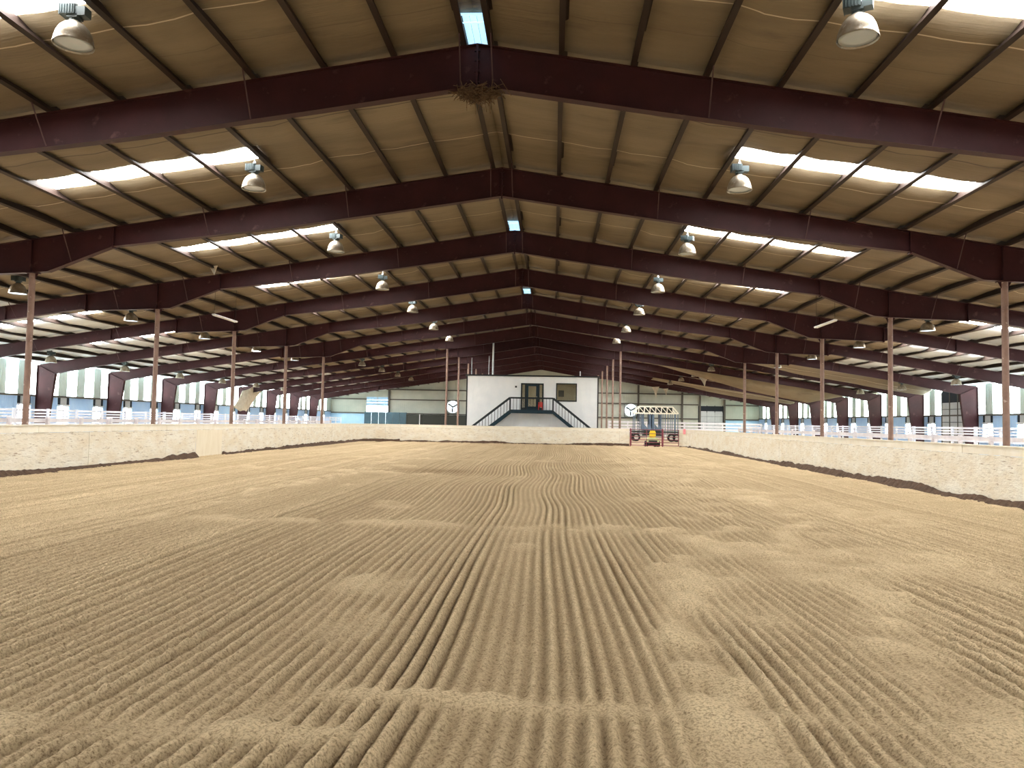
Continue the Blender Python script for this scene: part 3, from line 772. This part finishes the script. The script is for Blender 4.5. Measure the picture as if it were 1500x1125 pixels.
mb = MB(); mb.box(-.1, L_+.1, -.9, -.75, .95, 1.1); mb.box(-.1, L_+.1, .75, .9, .95, 1.1); mb.box(.9, 3.1, -.88, -.8, .6, 1.3); mb.build('chassis', 'mower_dark', t)
mb = MB(); 
for z in (1.2, 1.5, 1.8, 2.1): mb.bar((.15, -.95, z), (.55, -.95, z), .03, .04)
mb.build('ladder', 'white', t)
for x in (.25, 4.0, 4.55): wheel('tyre', 'rim', t, x, -1.0, .44, .26, ax='y')
for x in (.25, 4.55): wheel('tyre', 'rim', t, x, 1.0, .44, .26, ax='y')

# ------------------------------------------------------------------ white office with stairs
t = thing('office_booth', 'white raised office with black trim, glass door and window at the far end', 'office', (0, 48, 0))
X0, X1_, ZTOP, DEP = -5.52, 5.29, 5.50, 5.2
mb = MB()
def fw(x0, x1, z0, z1): mb.box(x0, x1, 0, .14, z0, z1)
fw(X0, -1.04, -.06, ZTOP); fw(-1.04, .83, -.06, 2.72); fw(-1.04, .83, 4.96, ZTOP); fw(.83, 1.85, -.06, ZTOP); fw(1.85, 3.55, -.06, 3.5); fw(1.85, 3.55, 5.0, ZTOP); fw(3.55, X1_, -.06, ZTOP)
mb.box(X0, X0+.12, .14, DEP, -.06, ZTOP); mb.box(X1_-.12, X1_, .14, DEP, -.06, ZTOP); mb.box(X0, X1_, DEP-.12, DEP, -.06, ZTOP)
mb.build('wall_shell', 'office', t)
mb = MB(); mb.box(X0+.12, X1_-.12, .14, DEP-.12, 2.55, 2.70); mb.box(X0+.12, X1_-.12, 3.2, 3.3, 2.7, 5.4); mb.build('room', 'room', t)
mb = MB(); mb.box(X0-.12, X1_+.12, -.12, DEP+.1, ZTOP, ZTOP+.12); mb.build('roof_cap', 'black', t)
for x in (X0-.03, X1_-.07): box(x, x+.10, -.03, .05, -.06, ZTOP).build('corner_trim', 'black', t)
box(-1.0, 1.0, 1.2, 1.8, 5.28, 5.34).build('fill_panel', 'room_fill', t)  # unseen glowing panels added to brighten the office room
box(2.4, 3.2, 1.2, 1.8, 5.28, 5.34).build('fill_panel', 'room_fill', t)
d = MB()
d.box(-1.04, -.92, -.04, .10, 2.74, 4.96); d.box(.71, .83, -.04, .10, 2.74, 4.96); d.box(-1.04, .83, -.04, .10, 4.84, 4.96)
d.box(-.71, -.56, -.04, .10, 2.74, 4.90); d.box(.35, .50, -.04, .10, 2.74, 4.90); d.box(-.92, -.71, -.03, .09, 2.74, 2.95); d.box(.50, .71, -.03, .09, 2.74, 2.95)
d = d.build('door_frame', 'black', t)
for x0, x1 in ((-.92, -.71), (.50, .71)): box(x0, x1, .03, .045, 2.95, 4.84).build('side_light', 'clear', d)
d = MB(); d.box(-.56, -.42, -.02, .05, 2.76, 4.84); d.box(.21, .35, -.02, .05, 2.76, 4.84); d.box(-.42, .21, -.02, .05, 2.76, 3.05); d.box(-.42, .21, -.02, .05, 4.72, 4.84)
d = d.build('door', 'teal', t); box(-.42, .21, .01, .025, 3.05, 4.72).build('door_pane', 'clear', d); box(.25, .29, -.07, -.02, 3.7, 3.9).build('door_handle', 'galv', d)
w = MB(); w.box(1.85, 1.93, -.04, .1, 3.5, 5.); w.box(3.47, 3.55, -.04, .1, 3.5, 5.); w.box(1.85, 3.55, -.04, .1, 4.92, 5.); w.box(1.85, 3.55, -.06, .1, 3.5, 3.6)
w = w.build('window_frame', 'black', t); box(1.93, 3.47, .03, .045, 3.6, 4.92).build('window_pane', 'clear', w)
box(-1.52, -1.37, -.16, 0, 4.58, 4.72).build('wall_lamp', 'black', t)
o = box(-.24, .24, -.02, 0, 0, .55).build('picture', 'dark', loc=(2.30, 51.19, 4.0)); tag(o, 'dark framed picture on the tan wall seen through the office window', 'picture')
o = thing('desk', 'dark desk top just inside the office window', 'desk', (2.55, 49.6, 2.70)); box(-.6, .6, -.3, .3, .86, .92).build('desk_top', 'dark', o)
for x in (-.55, .55): box(x-.03, x+.03, -.28, .28, 0, .86).build('leg', 'dark', o)

t = thing('staircase', 'dark teal double staircase and landing in front of the white office', 'staircase', (0, 46.6, 0))
DX0, DX1, DZ, RZ = -1.83, 1.62, 2.75, 3.70
box(DX0, DX1, 0, 1.4, DZ-.04, DZ).build('landing', 'teal', t)
box(DX0, DX1, -.04, .0, DZ-.29, DZ).build('fascia', 'teal', t)
SLP = .785
for s, x0 in ((-1, DX0), (1, DX1)):
    xe = x0+s*(DZ+.06)/SLP
    for y in (-.04, 1.3):
        mb = MB(); mb.prism([(x0, DZ+.0), (xe, -.06), (xe-s*.42, -.06), (x0, DZ-.30)], 'y', y, y+.05); fix(mb.build('stringer', 'teal', t))
    n = 14
    for i in range(1, n):
        xx = x0+s*i*(abs(xe-x0)/n); box(*sorted((xx-s*.27, xx)), .0, 1.3, DZ-i*(DZ/n)-.04, DZ-i*(DZ/n)).build('tread', 'teal', t)
    mb = MB(); mb.bar((x0, -.02, RZ), (xe+s*.0, -.02, RZ-SLP*abs(xe-x0)), .09, .17); mb.build('handrail', 'black', t)
    box(x0-.06, x0+.06, -.08, .04, DZ-.2, RZ+.02).build('newel', 'black', t)
    box(xe-.06, xe+.06, -.08, .04, -.06, RZ-SLP*abs(xe-x0)+.05).build('newel', 'black', t)
    m_ = int(abs(xe-x0)/.245)
    for i in range(1, m_):
        xx = x0+s*i*.245; zb = DZ-SLP*i*.245
        box(xx-.018, xx+.018, -.035, .0, zb-.1, zb+.93).build('baluster', 'black', t)
mb = MB(); mb.box(DX0, DX1, -.07, .03, RZ-.07, RZ+.06); mb.build('handrail', 'black', t)
for i in range(1, 13):
    xx = DX0+(DX1-DX0)*i/13; box(xx-.016, xx+.016, -.035, 0, DZ-.02, RZ-.05).build('baluster', 'black', t)
for x in (DX0+.1, DX1-.1):
    box(x-.06, x+.06, 1.26, 1.38, -.06, DZ-.04).build('support', 'office', t)
# red chair on the landing
t = thing('chair', 'bright red slatted chair on the landing beside the office door', 'chair', (.60, 47.35, 2.75), 0)
mb = MB(); mb.box(-.22, .22, -.22, .22, .36, .41); mb.build('seat', 'red', t)
mb = MB()
for i in range(4): mb.bar((-.16+i*.107, .18, .38), (-.19+i*.127, .36, .98-.05*abs(i-1.5)), .085, .02, (0, 1, 0))
mb.build('backrest', 'red', t)
for x in (-.21, .21):
    for y in (-.2, .2): box(x-.025, x+.025, y-.025, y+.025, 0, .58 if y < 0 else .36).build('leg', 'red', t)
    box(x-.05, x+.05, -.25, .25, .58, .61).build('armrest', 'red', t)
t.scale = (.72, .72, .72)
# poles beside and above the office
mb = MB(); mb.tube([(-3.78, 53.0, 5.62), (-3.78, 53.0, 9.0)], .075, 10); tag(mb.build('pole', 'white'), 'white upright pole rising from the office roof to the ceiling', 'pole')
mb = MB(); mb.tube([(3.95, 52.5, 5.62), (3.95, 52.5, 6.3)], .05, 10); tag(mb.build('vent_pipe', 'white'), 'short white vent pipe on the right end of the office roof', 'pipe')
for x, zt_, lab in ((-7.0+.55, 8.0, 'thin grey conduit rising behind the office, left of the white pole'), (-4.75, 8.2, 'thin grey conduit rising behind the office, close beside the white pole')):
    mb = MB(); mb.tube([(x, 60.2, -.06), (x, 60.2, zt_)], .035, 8); tag(mb.build('conduit', 'galv'), lab, 'conduit')

# ------------------------------------------------------------------ end walls
def end_wall():
    mb = MB()
    def q(x0, x1, z0, ztop=None):
        # top follows the roof
        if x0 < 0 < x1: q(x0, 0, z0, ztop); q(0, x1, z0, ztop); return
        za = zroof(x0)+.2 if ztop is None else ztop; zb = zroof(x1)+.2 if ztop is None else ztop
        mb.prism([(x0, z0), (x1, z0), (x1, zb), (x0, za)], 'y', Y1, Y1+.1)
    q(-30.3, -25.12, 2.75); q(-25.12, -21.88, 4.95); q(-21.88, 21.9, -.1); q(21.9, 25.4, 4.5); q(25.4, 30.3, 2.7)
    struct(fix(mb.build('wall_far', 'clad_end')), 'grey-green corrugated end wall with dark girts')
    mb = MB(); mb.box(-30.3, -25.2, Y1-.02, Y1+.1, -.1, 2.75); mb.box(25.4, 30.3, Y1-.02, Y1+.1, -.1, 2.7)
    struct(mb.build('wall_far_lower', 'blue_end'), 'pale blue lower cladding of the end wall corners')
    mb = MB()
    for z in (2.66, 4.64, 6.07):
        xm = min(30.2, (ZT+.1-z)/SL)
        for a, b_ in ((-xm, -25.1), (-21.9, 21.9), (25.4, xm)):
            if b_ > a and not (z < 3 and a < -30 and False): mb.box(a, b_, Y1-.2, Y1-.01, z-.08, z+.08)
    struct(mb.build('trim_girts_far', 'girt'), 'dark horizontal girts across the end wall')
    for i, x in enumerate((-21.85, -13.6, 13.55, 19.65, 22.1, 25.5)):
        o = box(x-.12, x+.12, Y1-.3, Y1, -.1, zroof(x)).build('end_wall_column', 'girt')
        tag(o, 'dark upright column against the end wall, %s from its left' % oth(i), 'column', 'columns of the end wall', 'structure')
    # open door at the far left, daylight below a raised pale door
    t = bpy.data.objects.new('door_100', None); C.objects.link(t); t.location = (-23.5, Y1-.05, 0); struct(t, 'wide doorway with daylight at the far left of the end wall')
    mb = MB()
    for r_ in range(3): mb.box(-1.62, 1.62, -.03, .03, 3.72+r_*.42, 4.12+r_*.42)
    mb.build('raised_door', 'blue_end', t)
    for c in range(3): box(-1.62+c*1.6-.03, -1.62+c*1.6+.03, -.06, -.03, 3.7, 4.95).build('door_rib', 'door_grey', t)
    # blue-grey panels right of it
    o = MB()
    for i in range(6): o.box(-25.1+i*1.02, -25.1+i*1.02+.99, Y1-1.2, Y1-1.12, -.06, 2.8)
    tag(o.build('panel_screen', 'panel_dark'), 'row of blue-grey board panels along the far left end wall', 'panel screen')
    o = MB(); o.box(-19, -6.2, Y1-1.5, Y1-1.42, -.06, 2.5)
    for i in range(6): o.box(-19+i*2.4-.05, -19+i*2.4+.05, Y1-1.56, Y1-1.5, -.06, 2.55)
    tag(o.build('panel_screen', 'mower_dark'), 'dark low board screen left of the office at the end wall', 'panel screen')
    mb = MB(); mb.tube([(-17.1, Y1-1.7, -.06), (-17.1, Y1-1.7, 2.6)], .06, 8); tag(mb.build('pole', 'white'), 'short white post in front of the dark screen at the end wall', 'pole')
    # closed sectional door at the right
    t = bpy.data.objects.new('door_101', None); C.objects.link(t); t.location = (23.65, Y1-.05, 0); struct(t, 'pale sectional door at the right of the end wall')
    mb = MB()
    for c in range(3):
        for r_ in range(5): mb.box(-1.62+c*1.09, -1.62+c*1.09+1.05, -.05, 0, r_*.76, r_*.76+.73)
    mb.build('door_panel', 'door_grey', t); box(-1.75, 1.75, .0, .06, -.1, 4.5).build('door_backing', 'dark', t)
    for c in range(4): box(-1.66+c*1.09-.04, -1.66+c*1.09+.04, -.09, -.05, 3.6, 4.6).build('track', 'dark', t)
    # rear wall behind the camera
    mb = MB()
    def r(x0, x1, z0):
        if x0 < 0 < x1: r(x0, 0, z0); r(0, x1, z0); return
        mb.prism([(x0, z0), (x1, z0), (x1, zroof(x1)+.2), (x0, zroof(x0)+.2)], 'y', Y0-.1, Y0)
    r(-30.3, -6, -.1); r(-6, 6, 4.4); r(6, 30.3, -.1)  # unseen doorway, opened here to let grazing daylight in
    struct(fix(mb.build('wall_rear', 'clad_end')), 'corrugated end wall behind the camera with a doorway added for daylight')
end_wall()
def wall_fan(x, z, label):
    t = thing('wall_fan', label, 'fan', (x, Y1-.32, z), group='round fans in the end wall')
    mb = MB(); R_ = .93
    for a, b_, c, d_ in ((-R_, R_, R_-.06, R_), (-R_, R_, -R_, -R_+.06)): mb.box(a, b_, -.04, .2, c, d_)
    for a in (-R_, R_-.06): mb.box(a, a+.06, -.04, .2, -R_, R_)
    mb.build('housing', 'girt', t)
    mb = MB(); mb.lathe([(.84, -.05), (.90, -.05), (.90, .15), (.84, .15), (.84, -.05)], n=32, axis='y'); mb.build('ring', 'white', t)
    mb = MB(); mb.lathe([(.0, .14), (.85, .14), (.85, .16), (0, .16)], n=32, axis='y'); mb.build('shutter', 'fan_light', t)
    mb = MB(); mb.lathe([(0, -.02), (.11, -.02), (.11, .1), (0, .1)], n=14, axis='y'); mb.build('hub', 'dark', t)
    for k in range(3):
        a = k*2*PI/3+.5; mb = MB(); c, s_ = math.cos(a), math.sin(a)
        pts = [(.08, -.05), (.40, -.13), (.76, -.10), (.78, .10), (.40, .08), (.08, .05)]
        vs = [(u*c-v*s_, .04+.25*v, u*s_+v*c) for u, v in pts]; vs2 = [(x_, y_+.015, z_) for x_, y_, z_ in vs]
        mb.add(vs+vs2, [tuple(range(6)), tuple(range(11, 5, -1))]+[(i, i+6, (i+1) % 6+6, (i+1) % 6) for i in range(6)]); mb.build('blade', 'mower_dark', t)
    mb = MB(); mb.box(-.85, .85, -.03, 0, -.03, .03); mb.box(-.03, .03, -.03, 0, -.85, .85); mb.build('strut', 'mower_dark', t)
wall_fan(-12.65, 3.74, 'round daylit wall fan left of the white office')
wall_fan(12.5, 3.72, 'round daylit wall fan behind the starting gate')

# ------------------------------------------------------------------ loose insulation, nest, flaps
def drape(name, label, grid, material='insul', cat='insulation', nu=28, nv=12, amp=.10, seedn=1):
    """grid: 2 rails of control points, sheet hung between them"""
    A, B = grid; mb = MB(); vs = []
    def ev(P, u):
        f = u*(len(P)-1); i = min(int(f), len(P)-2); f -= i
        f = f*f*(3-2*f); return Vector(P[i]).lerp(Vector(P[i+1]), f)
    r = random.Random(seedn); ph = [r.uniform(0, 6) for _ in range(4)]
    for j in range(nv+1):
        v = j/nv
        for i in range(nu+1):
            u = i/nu; p = ev(A, u).lerp(ev(B, u), v)
            sag = math.sin(PI*v)*amp*2
            p = p + Vector((0, amp*.5*math.sin(9*u+ph[0]), -sag + amp*.5*math.sin(13*u+5*v+ph[1])*math.sin(7*v+ph[2])))
            vs.append(p)
    n = nu+1
    fs = [(j*n+i, j*n+i+1, (j+1)*n+i+1, (j+1)*n+i) for j in range(nv) for i in range(nu)]
    o = mb.add(vs, fs).build(name, material, smooth=True)
    s = o.modifiers.new('thick', 'SOLIDIFY'); s.thickness = .03
    return tag(o, label, cat)
drape('loose_insulation', 'long tan insulation sheet sagging from the right roof slope above the far fence',
      ([(9.5, 53.6, 8.1), (15, 53.6, 7.25), (20.0, 53.6, 6.45), (25, 53.6, 5.67), (30., 53.6, 4.9)],
       [(9.5, 55.4, 7.65), (14.9, 55.2, 6.15), (18.8, 55, 5.0), (24.4, 55, 4.0), (29.8, 55.2, 5.1)]), amp=.10, seedn=3)
drape('loose_insulation', 'narrow tan insulation sheet sagging in the right aisle, nearer than the long one',
      ([(x_, 42.4, zroof(x_)+.16) for x_ in (15.5, 20, 25, 29.5)], [(15.5, 44.6, 6.8), (20, 44.8, 5.95), (25, 45, 5.1), (29.5, 45, 4.45)]), amp=.10, seedn=5)
drape('loose_insulation', 'tan insulation sheet hanging low along the far right end of the roof',
      ([(x_, 73.0, zroof(x_)+.16) for x_ in (13, 18, 24, 29)], [(13, 75.5, 7.1), (18, 75.6, 6.1), (24, 75.5, 5.0), (29, 75.5, 4.5)]), amp=.12, seedn=8)
drape('loose_insulation', 'crumpled grey sheet hanging down over the left side wall windows',
      ([(-29.2, 59.6, 4.3), (-28.7, 60.6, 4.7), (-28.5, 62, 4.75), (-28.5, 63.0, 4.6)], [(-29.3, 57.6, 2.7), (-28.9, 58.6, 2.35), (-28.9, 59.9, 2.3), (-29.2, 61.0, 3.2)]), 'web', amp=.14, seedn=9)
for i, (x, y, z, w, h, lab) in enumerate(((14.6, 83.7, 6.55, .95, 1.45, 'torn pale flap of insulation hanging low right of the inner posts'), (15.9, 83.7, 6.35, .7, .9, 'small white torn flap hanging beside the larger pale flap'),
                                   (15.2, 55.2, 6.12, .95, .85, 'torn triangular flap hanging from the sagging insulation on the right'), (-11.75, 14, 7.62, .3, .34, 'small pale torn flap under the left roof slope between lamps'))):
    mb = MB(); vs = [(-w/2, 0, 0), (w/2, .05, .05), (w*.2, .10, -h*.45), (w*.1, .02, -h), (-w*.2, -.08, -h*.4), (0, .12, -h*.2)]
    mb.add(vs, [(0, 5, 4), (0, 1, 5), (1, 2, 5), (5, 2, 3), (5, 3, 4)])
    o = mb.build('torn_flap', 'web', loc=(x, y, z)); s = o.modifiers.new('thick', 'SOLIDIFY'); s.thickness = .01
    tag(o, lab, 'insulation')
def nest():
    r = random.Random(3); mb = MB()
    for i in range(420):
        a = r.uniform(0, 2*PI); rad = abs(r.gauss(.16, .10)); c = Vector((rad*1.5*math.cos(a), rad*.7*math.sin(a), -.02-.28*r.random()*(1-min(1, rad/.45))))
        d = Vector((r.gauss(0, 1), r.gauss(0, .6), r.gauss(0, .35))).normalized()*r.uniform(.08, .20)
        mb.bar(c-d, c+d, .010, .010)
    for i in range(14):
        x = r.uniform(-.35, .35); mb.bar((x, r.uniform(-.1, .1), -.15), (x+r.uniform(-.06, .06), r.uniform(-.1, .1), -.30-r.random()*.2), .008, .008)
    return tag(mb.build('bird_nest', 'nest', loc=(.03, -.02, 8.50)), 'straggly brown bird nest under the peak of the nearest roof frame', 'nest')
nest()

# ------------------------------------------------------------------ light and camera
W = bpy.data.worlds.new('World'); bpy.context.scene.world = W; W.use_nodes = True
bg = W.node_tree.nodes['Background']; bg.inputs[0].default_value = (.80, .90, 1., 1); bg.inputs[1].default_value = 9.0
f = 1130.; pitch, yaw, roll = .0493, -.0544, .0192
fwd = Vector((math.sin(yaw)*math.cos(pitch), math.cos(yaw)*math.cos(pitch), math.sin(pitch)))
r_ = fwd.cross(Vector((0, 0, 1))).normalized(); u_ = r_.cross(fwd)
r2 = math.cos(roll)*r_ + math.sin(roll)*u_; u2 = -math.sin(roll)*r_ + math.cos(roll)*u_
cam = bpy.data.cameras.new('Camera'); co = bpy.data.objects.new('Camera', cam); C.objects.link(co)
mw = Matrix((r2, u2, -fwd)).transposed().to_4x4(); mw.translation = Vector((1.6654, -15.3395, 1.7421)); co.matrix_world = mw
cam.sensor_width = 36; cam.lens = f/1500*36; cam.clip_end = 600
sc = bpy.context.scene; sc.camera = co
sc.view_settings.view_transform = 'Standard'; sc.view_settings.look = 'None'; sc.view_settings.gamma = 1; sc.view_settings.use_curve_mapping = False
sc.view_settings.exposure = 0.3
try:
    cy = sc.cycles; cy.use_denoising = True; cy.max_bounces = 8; cy.diffuse_bounces = 6; cy.sample_clamp_indirect = 8; cy.use_light_tree = True
    cy.caustics_reflective = False; cy.caustics_refractive = False
except Exception: pass
